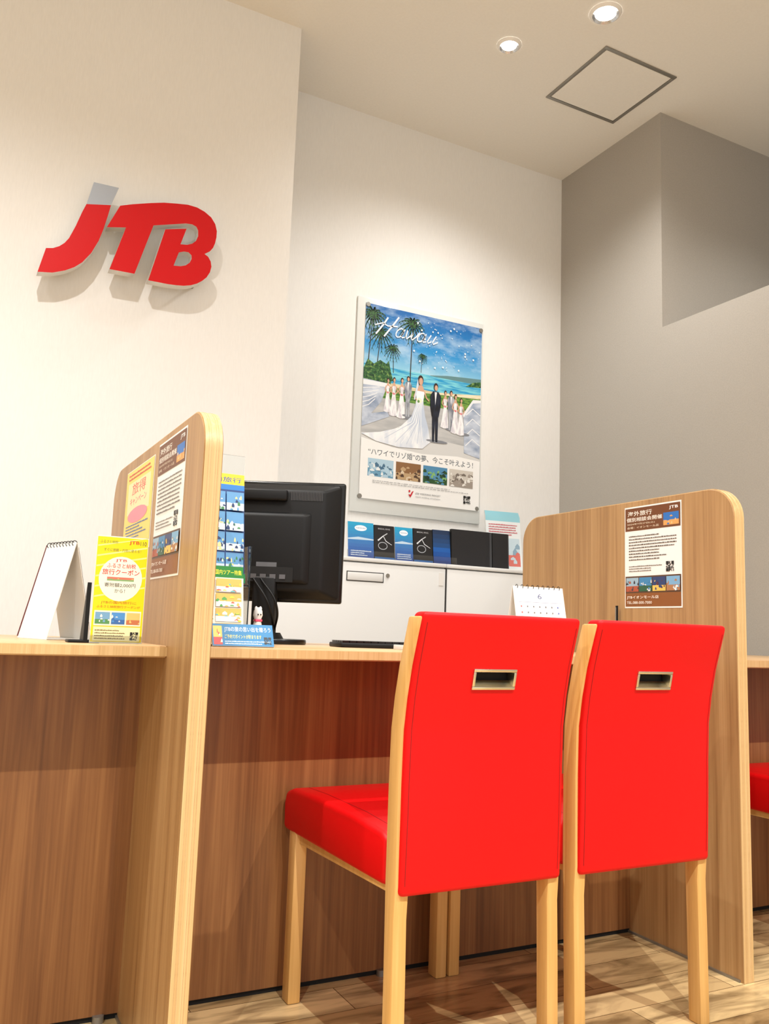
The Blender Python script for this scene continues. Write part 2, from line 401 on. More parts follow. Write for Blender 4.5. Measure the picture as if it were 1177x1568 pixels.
# ---------------------------------------------------------------- wedding poster
PX0,PX1,PZ0,PZ1=1.851,2.576,1.485,2.519
post=empty('framed_wedding_poster')
box('acrylic_backing',PX0-.045,PX1+.012,YW-.012,YW-.0001,PZ0-.07,PZ1+.03,mat('acrylic_sheet',(222,225,222),.15),post,.002)
box('sheet',PX0,PX1,YW-.0150,YW-.0115,PZ0,PZ1,M_WHITE,post)
for i,(x,z) in enumerate(((PX0+.012,PZ1-.008),(PX1-.008,PZ1-.012),(PX0+.005,PZ0+.01),(PX1-.012,PZ0+.012))):
    o=cyl('clip_%d'%i,(0,0),.012,0,.009,M_ALU,post,16); o.rotation_euler=(math.radians(90),0,0); o.location=(x,YW-.0115,z)
A=Art('printed_artwork',post,(PX0,YW-.0150,PZ0),(1,0,0),(0,0,1),PX1-PX0,PZ1-PZ0); A.eps=.000015
def skymat():
    m,nt,b=nodes('poster_sky_print'); N=nt.nodes;L=nt.links
    tc=N.new('ShaderNodeTexCoord'); sx=N.new('ShaderNodeSeparateXYZ'); L.new(tc.outputs['Object'],sx.inputs[0])
    mr=N.new('ShaderNodeMapRange'); mr.inputs[1].default_value=2.18; mr.inputs[2].default_value=2.52; L.new(sx.outputs['Z'],mr.inputs[0])
    r=N.new('ShaderNodeValToRGB'); r.color_ramp.elements[0].color=(*lin((150,208,232)),1); r.color_ramp.elements[1].color=(*lin((12,96,170)),1)
    e=r.color_ramp.elements.new(.4); e.color=(*lin((44,144,208)),1); L.new(mr.outputs[0],r.inputs[0])
    mp=N.new('ShaderNodeMapping'); mp.inputs['Scale'].default_value=(5,1,11); mp.inputs['Rotation'].default_value=(0,.3,0); L.new(tc.outputs['Object'],mp.inputs[0])
    n=N.new('ShaderNodeTexNoise'); n.inputs['Scale'].default_value=1; n.inputs['Detail'].default_value=8; n.inputs['Roughness'].default_value=.6; L.new(mp.outputs[0],n.inputs[0])
    r2=N.new('ShaderNodeValToRGB'); r2.color_ramp.elements[0].position=.45; r2.color_ramp.elements[1].position=.8; L.new(n.outputs['Fac'],r2.inputs[0])
    mx=N.new('ShaderNodeMix'); mx.data_type='RGBA'; L.new(r2.outputs[0],mx.inputs[0]); L.new(r.outputs[0],mx.inputs[6]); mx.inputs[7].default_value=(*lin((206,230,244)),1)
    L.new(mx.outputs[2],b.inputs['Base Color']); b.inputs['Roughness'].default_value=.45
    return m
def noisemat(name,c1,c2,scale,vec=(1,1,1),lo=.4,hi=.6,c3=None):
    m,nt,b=nodes(name); N=nt.nodes;L=nt.links
    tc=N.new('ShaderNodeTexCoord'); mp=N.new('ShaderNodeMapping'); mp.inputs['Scale'].default_value=vec; L.new(tc.outputs['Object'],mp.inputs[0])
    n=N.new('ShaderNodeTexNoise'); n.inputs['Scale'].default_value=scale; n.inputs['Detail'].default_value=6; n.inputs['Distortion'].default_value=.3; L.new(mp.outputs[0],n.inputs[0])
    r=N.new('ShaderNodeValToRGB'); r.color_ramp.elements[0].position=lo; r.color_ramp.elements[1].position=hi
    r.color_ramp.elements[0].color=(*lin(c1),1); r.color_ramp.elements[1].color=(*lin(c2),1)
    if c3: e=r.color_ramp.elements.new((lo+hi)/2); e.color=(*lin(c3),1)
    L.new(n.outputs['Fac'],r.inputs[0]); L.new(r.outputs[0],b.inputs['Base Color']); b.inputs['Roughness'].default_value=.45
    return m
SKY=skymat(); SEA=noisemat('poster_sea_print',(30,150,204),(130,214,226),8,(1,1,10)); GRASS=noisemat('poster_grass_print',(50,108,40),(124,164,70),34,(1,1,3))
FOL=noisemat('poster_foliage_print',(14,44,24),(130,160,84),70,lo=.35,hi=.68,c3=(44,98,50)); SAND=noisemat('poster_sand_print',(216,202,160),(238,226,196),12,(1,1,6))
TERR=noisemat('poster_terrace_print',(168,170,172),(204,204,202),6,(1,1,5),.3,.7); DRS=noisemat('poster_dress_print',(196,208,226),(248,250,252),16,(1,1,.3),.36,.6)
STONE=noisemat('poster_stone_print',(138,154,180),(214,222,234),12,(1,1,2),.3,.7); DRS2=noisemat('poster_bridesmaid_print',(206,202,212),(246,246,248),60,(1,1,.3),.36,.56)
SUIT=noisemat('poster_suit_print',(8,12,24),(28,36,56),50,(1,1,.4)); SUIT2=noisemat('poster_suit_grey_print',(110,116,130),(180,184,192),50,(1,1,.4))
PALM1=noisemat('poster_palm_print',(14,36,28),(56,104,48),80)
A.rect(.0,.62,1,1,SKY)
A.rect(.0,.57,1,.685,SEA)
A.poly([(.55,.685),(.7,.70),(.85,.708),(1,.715),(1,.682),(.55,.682)],mat('poster_island',(96,136,140),.5))
A.poly([(.0,.56),(1,.60),(1,.628),(.8,.612),(.6,.60),(.3,.605),(0,.60)],SAND)
A.poly([(0,.50),(1,.50),(1,.605),(.5,.585),(0,.585)],GRASS)
A.rect(0,.26,1,.52,TERR)
A.poly([(0,.26),(1,.26),(1,.33),(.6,.35),(0,.33)],mat('poster_terrace_light',(214,214,212),.5))
A.poly([(.86,.66),(1,.668),(1,.70),(.93,.69)],FOL)
def palm(u,v0,v1,lean,sz,w_=.012):
    A.stroke([(u,v0),(u+lean*.3,v0+(v1-v0)*.4),(u+lean*.7,v0+(v1-v0)*.75),(u+lean,v1)],w_,(58,54,48),.6)
    for k in range(15):
        a=math.pi*2*k/15+.2; c=math.cos(a); s_=math.sin(a); q=sz*random.uniform(.75,1.1)
        pts=[(u+lean+q*c*t,v1+q*.7*(s_*t-.9*t*t*.6)) for t in (0,.3,.6,.85,1)]
        A.stroke(pts,.016*sz/.13,PALM1,.2)
        for t in (.35,.55,.75,.95):
            p=(u+lean+q*c*t,v1+q*.7*(s_*t-.9*t*t*.6))
            for dd in (-.25,.25): A.stroke([p,(p[0]+sz*dd*.5,p[1]-sz*.18)],.005*sz/.13,PALM1,.3,True)
palm(.38,.60,.945,.01,.12,.010); palm(.10,.62,.86,.03,.10,.008); palm(.24,.66,.79,-.01,.07,.006); palm(.47,.69,.78,.01,.045,.004); palm(.03,.62,.95,.03,.12,.008)
A.poly([(0,.66),(.03,.71),(.08,.69),(.13,.715),(.18,.70),(.2,.72),(.22,.66),(.24,.62),(.17,.60),(0,.60)],FOL)
A.poly([(0,.60),(.2,.585),(.22,.60),(.23,.63),(.12,.64),(0,.65)],FOL)
WB=(235,238,242); WG=(160,172,192)
A.poly([(0,.42),(.07,.43),(.15,.50),(.18,.56),(.21,.60),(0,.605)],STONE)
A.poly([(0,.575),(.21,.580),(.215,.60),(0,.60)],WB)
for k in range(5): A.stroke([(0+.0,.46+k*.024),(.05,.475+k*.022),(.10+k*.008,.51+k*.016)],.006,WB)
A.poly([(.86,.30),(1,.28),(1,.60),(.93,.59),(.85,.50)],STONE)
for k in range(4): A.stroke([(.87,.34+k*.055),(.93,.38+k*.055),(1,.35+k*.055)],.008,WB)
A.poly([(.85,.49),(.93,.575),(1,.585),(1,.60),(.93,.595),(.84,.505)],WB)
A.poly([(.0,.36),(.22,.43),(.2,.455),(0,.42)],STONE)
skin=(214,168,140); hair=(48,32,28)
def person(u,v,hh,top,skirt,suit=False,wide=1):
    k=hh; a=1.43
    A.ell(u+.02,v+.004,.06*k/.2,.008,(130,134,142),12)
    if suit:
        A.poly([(u-.045*k*a,v),(u-.01*k*a,v),(u,v+.4*k),(u+.015*k*a,v),(u+.055*k*a,v),(u+.06*k*a,v+.5*k),(u-.06*k*a,v+.5*k)],skirt)
        A.poly([(u-.065*k*a,v+.42*k),(u+.065*k*a,v+.42*k),(u+.1*k*a,v+.60*k),(u+.1*k*a,v+.78*k),(u+.05*k*a,v+.85*k),(u-.05*k*a,v+.85*k),(u-.1*k*a,v+.78*k),(u-.1*k*a,v+.6*k)],top)
        A.poly([(u-.004*k*a,v+.62*k),(u+.022*k*a,v+.84*k),(u-.022*k*a,v+.84*k)],WB)
    else:
        A.poly([(u-.13*k*a*wide,v),(u-.02*k*a,v-.03*k),(u+.11*k*a*wide,v),(u+.085*k*a,v+.25*k),(u+.05*k*a,v+.50*k),(u+.04*k*a,v+.60*k),(u-.04*k*a,v+.60*k),(u-.055*k*a,v+.48*k),(u-.09*k*a,v+.22*k)],skirt)
        A.poly([(u-.04*k*a,v+.58*k),(u+.04*k*a,v+.58*k),(u+.055*k*a,v+.76*k),(u-.055*k*a,v+.76*k)],top)
        A.poly([(u-.05*k*a,v+.76*k),(u+.05*k*a,v+.76*k),(u+.02*k*a,v+.86*k),(u-.02*k*a,v+.86*k)],skin)
        A.stroke([(u+.055*k*a,v+.76*k),(u+.1*k*a,v+.63*k),(u+.05*k*a,v+.56*k)],.016*k/.2*.6,skin)
        A.stroke([(u-.055*k*a,v+.76*k),(u-.09*k*a,v+.63*k),(u-.03*k*a,v+.56*k)],.016*k/.2*.6,skin)
        A.ell(u,v+.56*k,.03*k*a,.03*k,(220,120,130),8)
    A.ell(u,v+.93*k,.042*k*a,.066*k,hair,12); A.ell(u+.006*k*a,v+.912*k,.030*k*a,.048*k,skin,12)
for (u,v,hh,su) in ((.20,.455,.175,0),(.250,.44,.20,0),(.315,.435,.21,0),(.365,.445,.215,1),(.685,.42,.20,0),(.735,.41,.215,1),(.775,.40,.21,0),(.825,.395,.20,0)):
    person(u,v,hh,DRS2 if not su else SUIT2,DRS2 if not su else SUIT2,bool(su))
A.poly([(.0,.325),(.12,.295),(.30,.280),(.50,.290),(.565,.33),(.545,.40),(.515,.46),(.500,.515),(.495,.545),(.435,.545),(.43,.51),(.40,.45),(.30,.38),(.15,.345)],DRS)
for k in range(9):
    t=k/8; A.stroke([(.455+.02*t,.52),(.40+.08*t,.42),(.14+.36*t,.325-.025*math.sin(t*3))],.005,(184,196,216) if k%2 else (252,253,255),.6)
A.poly([(.438,.54),(.495,.54),(.505,.59),(.490,.598),(.445,.598),(.43,.59)],(248,249,252))
A.poly([(.435,.59),(.505,.59),(.485,.622),(.458,.622)],skin)
A.stroke([(.435,.592),(.415,.555),(.45,.535)],.010,skin); A.stroke([(.503,.592),(.52,.56),(.545,.545)],.010,skin)
A.ell(.462,.540,.022,.015,(240,240,215),10); A.ell(.455,.535,.010,.008,(96,140,80),8)
A.ell(.468,.648,.024,.027,hair); A.ell(.471,.642,.017,.020,skin)
A.poly([(.445,.655),(.43,.60),(.415,.54),(.425,.54),(.452,.62)],(214,222,234))
person(.60,.335,.315,SUIT,SUIT,True)
for i in range(75):
    u=random.uniform(.4,.98); v=random.uniform(.72,.97); r=random.choice((.002,.003,.004,.005,.008))
    A.ell(u,v,r,r*.7,(225,240,248),8)
W_=(250,252,252)
def arc(cx,cy,rx,ry,a0,a1,n=10): return [(cx+rx*math.cos(math.radians(a0+(a1-a0)*i/n)),cy+ry*math.sin(math.radians(a0+(a1-a0)*i/n))) for i in range(n+1)]
def St(p,w=.009): A.stroke([(.10+(x+.12*y)*.50,.855+y*.09) for x,y in p],w,W_,None,True)
A.k+=1
St([(.04,1.0),(.02,.5),(-.02,-.1)],.012); St([(.20,1.15),(.165,.5),(.12,-.15)],.012); St([(-.10,.42),(.0,.62),(.1,.5),(.25,.58)])
St(arc(.33,.24,.055,.28,60,400)); St([(.385,.5),(.375,.1),(.40,-.02),(.44,.05)])
St([(.43,.5),(.45,.1),(.475,-.03),(.52,.2),(.535,.42)]); St([(.535,.42),(.54,.08),(.57,-.03),(.61,.2),(.63,.5)])
St(arc(.69,.24,.055,.28,60,400)); St([(.745,.5),(.735,.1),(.76,-.02),(.80,.05)])
St([(.83,.5),(.815,.1),(.84,-.02),(.88,.1)]); St([(.92,.5),(.905,.1),(.93,-.02),(.99,.15)])
A.ell(.10+.92*.50,.855+.72*.09,.006,.005,W_,8); A.ell(.10+1.01*.50,.855+.74*.09,.006,.005,W_,8)
A.poly([(0,0),(1,0),(1,.265),(.8,.275),(.5,.262),(.25,.275),(0,.305)],(244,244,242))
A.text('“ハワイでリゾ婚”の夢、今こそ叶えよう！',.06,.222,.94,.256,(60,72,84),bold=.01)
th=[((176,206,224),(110,160,190),(232,238,240),(70,110,140)),((140,100,62),(190,160,120),(80,56,40),(220,200,170)),((80,140,180),(40,80,40),(130,180,110),(20,50,40)),((206,200,190),(160,150,140),(236,234,228),(120,110,100))]
for i in range(4):
    u0=.06+i*.225; A.photo(u0,.115,u0+.205,.205,list(th[i]),44)
A.poly([(.39,.045),(.41,.03),(.435,.065),(.42,.06),(.41,.045)],(200,24,40)); A.ell(.40,.062,.008,.006,(200,24,40),8)
A.text('JTB WEDDING RESORT',.45,.048,.66,.058,(110,110,110)); A.text('resort wedding consultation',.45,.032,.66,.041,(140,140,140))
A.qr(.86,.03,.06); A.lines(.1,.082,.9,.10,2,(150,150,150),.3)
A.done()

# ---------------------------------------------------------------- flyers taped on partitions
def brown_flyer(name,parent,x,y_left,y_right,z0,z1):
    e=empty(name)
    w_=y_left-y_right
    box('sheet',x-.0012,x-.0002,y_right,y_left,z0,z1,M_WHITE,e)
    a=Art('print',e,(x-.0012,y_left,z0),(0,-1,0),(0,0,1),w_,z1-z0); a.eps=.00003
    br=(108,60,22)
    a.rect(.015,.76,.985,.985,br); a.rect(.015,.015,.985,.145,(136,80,28)); a.rect(.015,.145,.985,.31,(90,60,34))
    a.text('海外旅行',.06,.905,.50,.955,(250,245,235),bold=.015); a.text('個別相談会開催',.04,.85,.68,.892,(250,245,235),bold=.015)
    a.text('2024年7月27日(土)',.05,.815,.55,.835,(240,225,200)); a.text('会場：イオンモール店',.05,.780,.62,.802,(240,225,200))
    a.photo(.70,.78,.96,.90,[(40,110,190),(220,160,90),(240,190,130)],8)
    a.text('JTB',.80,.925,.95,.96,(250,250,250),bold=.03)
    a.lines(.08,.46,.92,.72,9,(90,80,70),.38); a.lines(.08,.35,.70,.42,3,(110,100,90),.38)
    a.qr(.74,.34,.13)
    for i,c in enumerate((((150,180,200),(170,80,50),(60,60,70)),((60,130,180),(40,90,60),(220,220,220)),((40,60,110),(230,190,90),(80,40,60)),((120,170,210),(170,120,80),(240,240,240)))):
        a.photo(.03+i*.24,.16,.255+i*.24,.295,list(c),14)
    a.text('JTBイオンモール店',.05,.085,.62,.12,(250,245,235),bold=.015); a.text('TEL.088-000-7000',.05,.04,.5,.065,(250,245,235))
    a.done(); return e
brown_flyer('travel_flyer',None,.42,1.933,1.690,.915,1.218)
brown_flyer('travel_flyer',None,1.834,1.964,1.740,.914,1.216)
e=empty('yellow_travel_flyer')
box('sheet',.4188,.4198,1.972,2.290,.990,1.205,M_WHITE,e)
a=Art('print',e,(.4188,2.290,.990),(0,-1,0),(0,0,1),.318,.215)
a.rect(.01,.01,.99,.99,(244,214,110)); a.rect(.10,.46,.90,.84,(250,226,176)); a.text('旅得',.25,.68,.75,.82,(228,86,80),bold=.01); a.text('キャンペーン',.2,.56,.8,.65,(236,100,120),bold=.01)
a.ell(.5,.43,.36,.09,(240,140,156)); a.lines(.1,.12,.9,.34,6,(90,120,170)); a.rect(.05,.03,.95,.10,(110,170,210)); a.lines(.1,.87,.9,.96,2,(214,80,70)); a.done()

# ---------------------------------------------------------------- yellow coupon stand on left desk
e=empty('coupon_leaflet_stand')
box('acrylic_lip',.278,.382,1.7955,1.7965,ZD,.792,M_ACR,e)
box('card',.279,.381,1.798,1.800,ZD+.001,.992,M_WHITE,e)
box('base',.240,.300,1.802,1.85,ZD,ZD+.006,M_BLACK,e,.002)
prism('back_support',[(1.802,ZD+.005),(1.85,ZD+.005),(1.803,ZD+.12)],0,.268,.276,M_BLACK,e)
a=Art('print',e,(.279,1.798,ZD+.001),(1,0,0),(0,0,1),.102,.215); a.eps=.00002
Y=(250,224,8)
a.rect(.01,.01,.99,.99,Y)
for k in range(6): a.poly([(.02,.42+k*.095),(.98,.52+k*.095),(.98,.535+k*.095),(.02,.435+k*.095)],(255,244,150))
a.ell(.5,.60,.42,.21,(253,250,232),28); a.text('JTB',.62,.925,.82,.965,(214,20,30),bold=.03); a.text('110',.84,.925,.96,.965,(60,60,60)); a.text('ふるさと納税',.06,.93,.40,.96,(80,130,60))
a.text('すぐに旅館・内旅に使える！',.14,.855,.86,.885,(90,110,60)); a.text('JTB',.38,.755,.60,.785,(214,40,40),bold=.02); a.text('ふるさと納税',.22,.70,.78,.745,(214,40,40),bold=.015); a.text('旅行クーポン',.14,.635,.86,.69,(214,30,30),bold=.02)
a.photo(.24,.58,.76,.615,[(220,120,100),(130,180,120),(240,200,120)],6)
a.text('寄附額2,000円',.2,.52,.8,.56,(60,60,60)); a.text('から！',.4,.47,.6,.505,(60,60,60))
a.text('JTBの国内旅行に',.16,.36,.84,.39,(190,110,30)); a.text('ふるさと納税旅行クーポンが',.08,.325,.92,.35,(190,110,30))
a.rect(.05,.16,.95,.30,(250,246,225)); a.photo(.07,.175,.35,.285,[(120,170,210),(90,150,90),(240,240,240)],8); a.photo(.38,.175,.64,.285,[(80,150,220),(60,110,180),(240,240,240)],8); a.photo(.67,.175,.93,.285,[(230,200,120),(200,120,80)],8)
a.rect(.05,.02,.95,.15,(246,240,190)); a.lines(.08,.03,.66,.13,4,(110,90,40)); a.qr(.76,.03,.16); a.done()

# ---------------------------------------------------------------- desk calendars
def calendar(name,loc,rot,w_,h_,d_,month,frontcol,backcol):
    e=empty(name,loc); e.rotation_euler=(0,0,math.radians(rot))
    t=.0015
    def slab(nm,y0,z0,y1,z1,m,off=0,ww=0,x0=None,x1=None):
        dy,dz=y1-y0,z1-z0; L=math.hypot(dy,dz); ny,nz=-dz/L*t,dy/L*t
        prism(nm,[(y0+off*ny,z0+off*nz),(y1+off*ny,z1+off*nz),(y1+(off+1)*ny,z1+(off+1)*nz),(y0+(off+1)*ny,z0+(off+1)*nz)],0,-w_/2+ww if x0 is None else x0,w_/2-ww if x1 is None else x1,m,e)
    slab('front_board',-d_/2,0,0,h_,frontcol); slab('back_board',d_/2,0,0,h_,backcol,-1); slab('foot',-d_/2,.001,d_/2,.001,backcol)
    slab('sheets',-d_/2+d_*.03,h_*.06,-d_*.01,h_*.98,M_WHITE,1.0,.003)
    if rot>60: slab('cover_edge',d_/2,0.004,0,h_,mat('calendar_board_maroon',(90,24,28),.6),-1.6,0,w_/2-.0025,w_/2+.001)
    for i in range(9):
        x=-w_*.42+w_*.84*i/8
        bpy.ops.mesh.primitive_torus_add(major_radius=.006,minor_radius=.0009,major_segments=14,minor_segments=6,location=(0,0,0))
        o=bpy.context.object; o.name='spiral_ring_%d'%i; o.data.materials.append(M_BLACK)
        o.parent=e; o.location=(x,0,h_-.001); o.rotation_euler=(0,math.radians(90),0)
    V=Vector((0,d_/2,h_)).normalized(); Lh=math.hypot(d_/2,h_)
    O=Vector((-w_/2+.003,-d_/2,0))+V*(Lh*.07)+Vector((1,0,0)).cross(V)*(t*2.2)
    a=Art('print',e,O,(1,0,0),V,w_-.006,Lh*.88)
    a.rect(0,0,1,1,(243,242,240))
    a.text(month,.46,.84,.54,.93,(90,100,140)); a.rect(.06,.775,.94,.782,(150,158,184))
    for r in range(6):
        for c in range(7):
            u=.07+c*.125; v=.64-r*.105
            a.rect(u,v,u+.105,v+.004,(190,194,202)); a.rect(u+.02,v+.05,u+.045,v+.075,(200,90,90) if c==0 else ((90,110,180) if c==6 else (120,120,125)))
    a.done(); return e
CB=mat('calendar_board',(235,234,230),.6)
calendar('desk_calendar',(1.535,2.00,ZD),-6,.165,.185,.09,'6',CB,CB)
calendar('desk_calendar',(.246,2.08,ZD),108,.15,.215,.10,'6',CB,CB)

# ---------------------------------------------------------------- monitor (back view)
e=empty('computer_monitor',(.808,2.254,0)); e.rotation_euler=(0,0,math.radians(-28))
W2=.205; z0,z1=.889,1.223
box('bezel_frame',-W2,W2,-.012,.018,z0,z1,M_BLACKG,e,.006,3)
box('screen',-W2+.018,W2-.018,.0178,.0186,z0+.02,z1-.018,mat('screen_glass',(20,24,30),.1),e)
def frust(name,a,b,y0,y1,m,par,bev=.006):
    v=[(a[0],y0,a[2]),(a[1],y0,a[2]),(a[1],y0,a[3]),(a[0],y0,a[3]),(b[0],y1,b[2]),(b[1],y1,b[2]),(b[1],y1,b[3]),(b[0],y1,b[3])]
    o=mesh_from(name,v,[(0,1,2,3),(4,5,6,7),(0,1,5,4),(1,2,6,5),(2,3,7,6),(3,0,4,7)],m,par); bevel(o,bev,3); return o
frust('rear_housing',(-W2+.006,W2-.006,z0+.006,z1-.006),(-.15,.15,z0+.03,z1-.03),-.011,-.05,M_BLACK,e,.008)
frust('rear_core',(-.12,.12,z0+.045,z1-.09),(-.10,.10,z0+.055,z1-.10),-.049,-.062,M_BLACK,e,.006)
box('top_handle',-.10,.05,-.068,-.045,z1-.062,z1-.030,M_BLACK,e,.006,3)
for i in range(22):
    for sgn in (-1,1):
        x=sgn*(.06+.0042*i)
        if abs(x)<.148: box('vent_slot_%d_%d'%(i,sgn),x-.0011,x+.0011,-.0515,-.045,z1-.058 if sgn>0 else z1-.05,z1-.034,mat('vent_grey',(60,60,62),.5),e)
box('port_recess',-.075,.075,-.0640,-.055,z0+.052,z0+.092,M_DARK,e)
for i in range(5): box('port_%d'%i,-.065+i*.026,-.049+i*.026,-.0655,-.060,z0+.060,z0+.072,mat('port_metal',(120,120,124),.4,.8),e)
box('label',-.025,.03,-.0632,-.061,z0+.078,z0+.104,mat('grey_label',(90,92,96),.5),e)
frust('stand_neck',(-.035,.035,.79,.96),(-.030,.030,.80,.955),-.034,-.066,M_BLACK,e,.006)
prism('stand_base',[(.115*math.cos(t*math.pi/16),-.02+.085*math.sin(t*math.pi/16)) for t in range(32)],2,ZD,ZD+.014,M_BLACKG,e,.004,2)
cyl('base_hub',(0,-.03),.055,ZD+.013,ZD+.030,M_BLACK,e,r2=.045)
for i,off in enumerate((0,.02)):
    cu=bpy.data.curves.new('cable_%d'%i,'CURVE'); cu.dimensions='3D'; cu.bevel_depth=.003; sp=cu.splines.new('BEZIER'); sp.bezier_points.add(2)
    for bpnt,co in zip(sp.bezier_points,((-.03+off,-.065,z0+.06),(.02+off,-.10,z0-.01),(.03,-.04,ZD+.03))): bpnt.co=co; bpnt.handle_left_type=bpnt.handle_right_type='AUTO'
    cu.materials.append(M_BLACK); link(bpy.data.objects.new('cable_%d'%i,cu),e)

e=empty('computer_keyboard',(1.06,2.02,ZD)); e.rotation_euler=(0,0,math.radians(-8))
box('body',-.14,.14,-.055,.055,0,.012,M_BLACK,e,.003)
for r in range(5):
    for c in range(14): box('key_%d_%d'%(r,c),-.134+c*.0192,-.117+c*.0192,-.048+r*.0196,-.031+r*.0196,.011,.017,M_BLACKG,e)
e=empty('document_tray',(1.16,1.83,ZD))
box('tray_base',-.13,.13,-.06,.09,0,.004,M_CAB,e,.001); box('rim_front',-.13,.13,-.062,-.058,0,.012,M_CAB,e,.001); box('rim_left',-.132,-.128,-.06,.09,0,.012,M_CAB,e,.001); box('papers',-.11,.11,-.045,.080,.004,.008,M_WHITE,e)

# ---------------------------------------------------------------- leaflet rack beside left partition
e=empty('brochure_rack')
def leaf(nm,x0,x1,y,z0,z1,lean,fn):
    d=Vector((0,lean,1)).normalized(); L=(z1-z0)
    O=Vector((x0,y,z0)); N=Vector((1,0,0)).cross(d)
    v=[O,O+Vector((x1-x0,0,0)),O+Vector((x1-x0,0,0))+d*L,O+d*L]; v+= [p-N*.006 for p in v]
    mesh_from(nm+'_stack',v,[(0,1,2,3),(7,6,5,4),(0,4,5,1),(1,5,6,2),(2,6,7,3),(3,7,4,0)],M_WHITE,e)
    a=Art(nm+'_print',e,O,(1,0,0),d,x1-x0,L); a.eps=.00003; fn(a); a.done()
def f_blue(a):
    a.rect(0,0,1,1,(16,60,124)); a.rect(0,.90,1,1,(248,214,30)); a.rect(.02,.85,1,.90,(30,120,200)); a.text('国内旅行',.3,.92,.95,.97,(30,70,150),bold=.02)
    for i in range(4):
        for j in range(3): a.photo(.04+j*.32,.10+i*.185,.34+j*.32,.27+i*.185,[(90,150,200),(200,214,225),(60,130,80),(20,50,100),(230,220,150)],14)
    a.rect(0,0,1,.08,(30,130,70)); a.text('JTB',.6,.02,.9,.065,(250,250,250))
def f_green(a):
    a.rect(0,0,1,1,(232,236,226)); a.rect(0,.84,1,1,(20,130,44)); a.text('おすすめ国内ツアー特集',.25,.88,.97,.95,(250,240,60),bold=.01)
    for i in range(4):
        for j in range(2): a.photo(.04+j*.48,.04+i*.2,.48+j*.48,.22+i*.2,[(240,190,100),(240,240,240),(220,100,70),(110,190,200),(250,220,80),(90,170,90)],14)
def f_cyan(a):
    a.rect(0,0,1,1,(20,120,176)); a.text('JTBの旅の思い出を贈ろう',.20,.62,.96,.88,(250,250,250)); a.text('ご予約でポイントが貯まります',.20,.34,.8,.52,(250,236,80)); a.lines(.2,.06,.95,.26,2,(220,240,250)); a.photo(.02,.05,.16,.9,[(240,200,90),(200,60,60),(240,240,240)],10); a.qr(.84,.1,.12)
leaf('domestic_leaflet',.480,.618,1.88,.915,1.175,.18,f_blue)
leaf('tour_leaflet',.470,.600,1.81,.79,.952,.18,f_green)
leaf('gift_card',.520,.655,1.765,ZD+.002,.828,.45,f_cyan)
box('acrylic_back',.466,.624,1.945,1.948,ZD,1.22,M_ACR,e); box('acrylic_shelf_1',.466,.624,1.865,1.945,.908,.912,M_ACR,e)
box('acrylic_shelf_2',.466,.624,1.80,1.945,ZD,ZD+.004,M_ACR,e); box('acrylic_side',.622,.625,1.86,1.945,ZD,1.0,M_ACR,e)
e=empty('mascot_figurine',(.672,1.93,ZD+.0)); e.scale=(.65,.65,.9)
wm=mat('figurine_white',(238,236,234),.4)
lathe('body',(0,0,0),[(0,.001),(.016,.001),(.019,.02),(.015,.055),(.010,.07)],wm,e,20); lathe('head',(0,0,.078),[(0,-.014),(.011,-.012),(.017,0),(.015,.012),(.007,.02),(0,.021)],wm,e,20)
for sx in (-.008,.008): lathe('ear_%d'%(sx>0),(sx,0,.094),[(0.005,-.004),(.006,.002),(.004,.006),(0,.008)],wm,e,12)
box('scarf',-.013,.013,-.015,.012,.062,.068,mat('pink',(226,80,120),.5),e,.002)
for sx in (-.005,.005): box('eye_%d'%(sx>0),sx-.0015,sx+.0015,-.0185,-.014,.078,.082,M_BLACK,e)

e=empty('pen_holder',(1.82,1.985,ZD))
lathe('cup',(0,0,0),[(0,.002),(.012,.002),(.0125,.0),(.0125,.06),(.0105,.06),(.0105,.004)],M_BLACK,e,20)
cyl('pen',(0,0),.004,.01,.145,M_BLACKG,e,12); box('clip',-.0055,-.004,-.0015,.0015,.10,.14,M_ALU,e)

# ---------------------------------------------------------------- white cabinets with booklets
e=empty('filing_cabinet'); ZT=1.143
for k,(x0,x1) in enumerate(((1.262,2.114),(2.116,3.012))):
    box('body_%d'%k,x0,x1,3.468,YW-.002,.0,ZT-.02,M_CAB,e)
    box('top_%d'%k,x0,x1,3.446,YW-.002,ZT-.018,ZT,M_CAB,e,.003)
    box('door_%d'%k,x0+.003,x1-.003,3.450,3.467,.05,ZT-.024,M_CAB,e,.002)
box('handle_recess',1.60,1.785,3.4485,3.4505,1.036,1.080,M_GAP,e); box('handle_plate',1.604,1.781,3.447,3.4490,1.040,1.076,M_CAB,e,.002)
lk=cyl('lock',(0,0),.009,0,.004,M_ALU,e,16); lk.rotation_euler=(math.radians(90),0,0); lk.location=(1.805,3.450,1.070)
box('label',2.075,2.10,3.448,3.4500,1.04,1.10,M_WHITE,e); box('gap_line',2.1135,2.1165,3.4470,3.466,.05,ZT-.02,M_GAP,e)

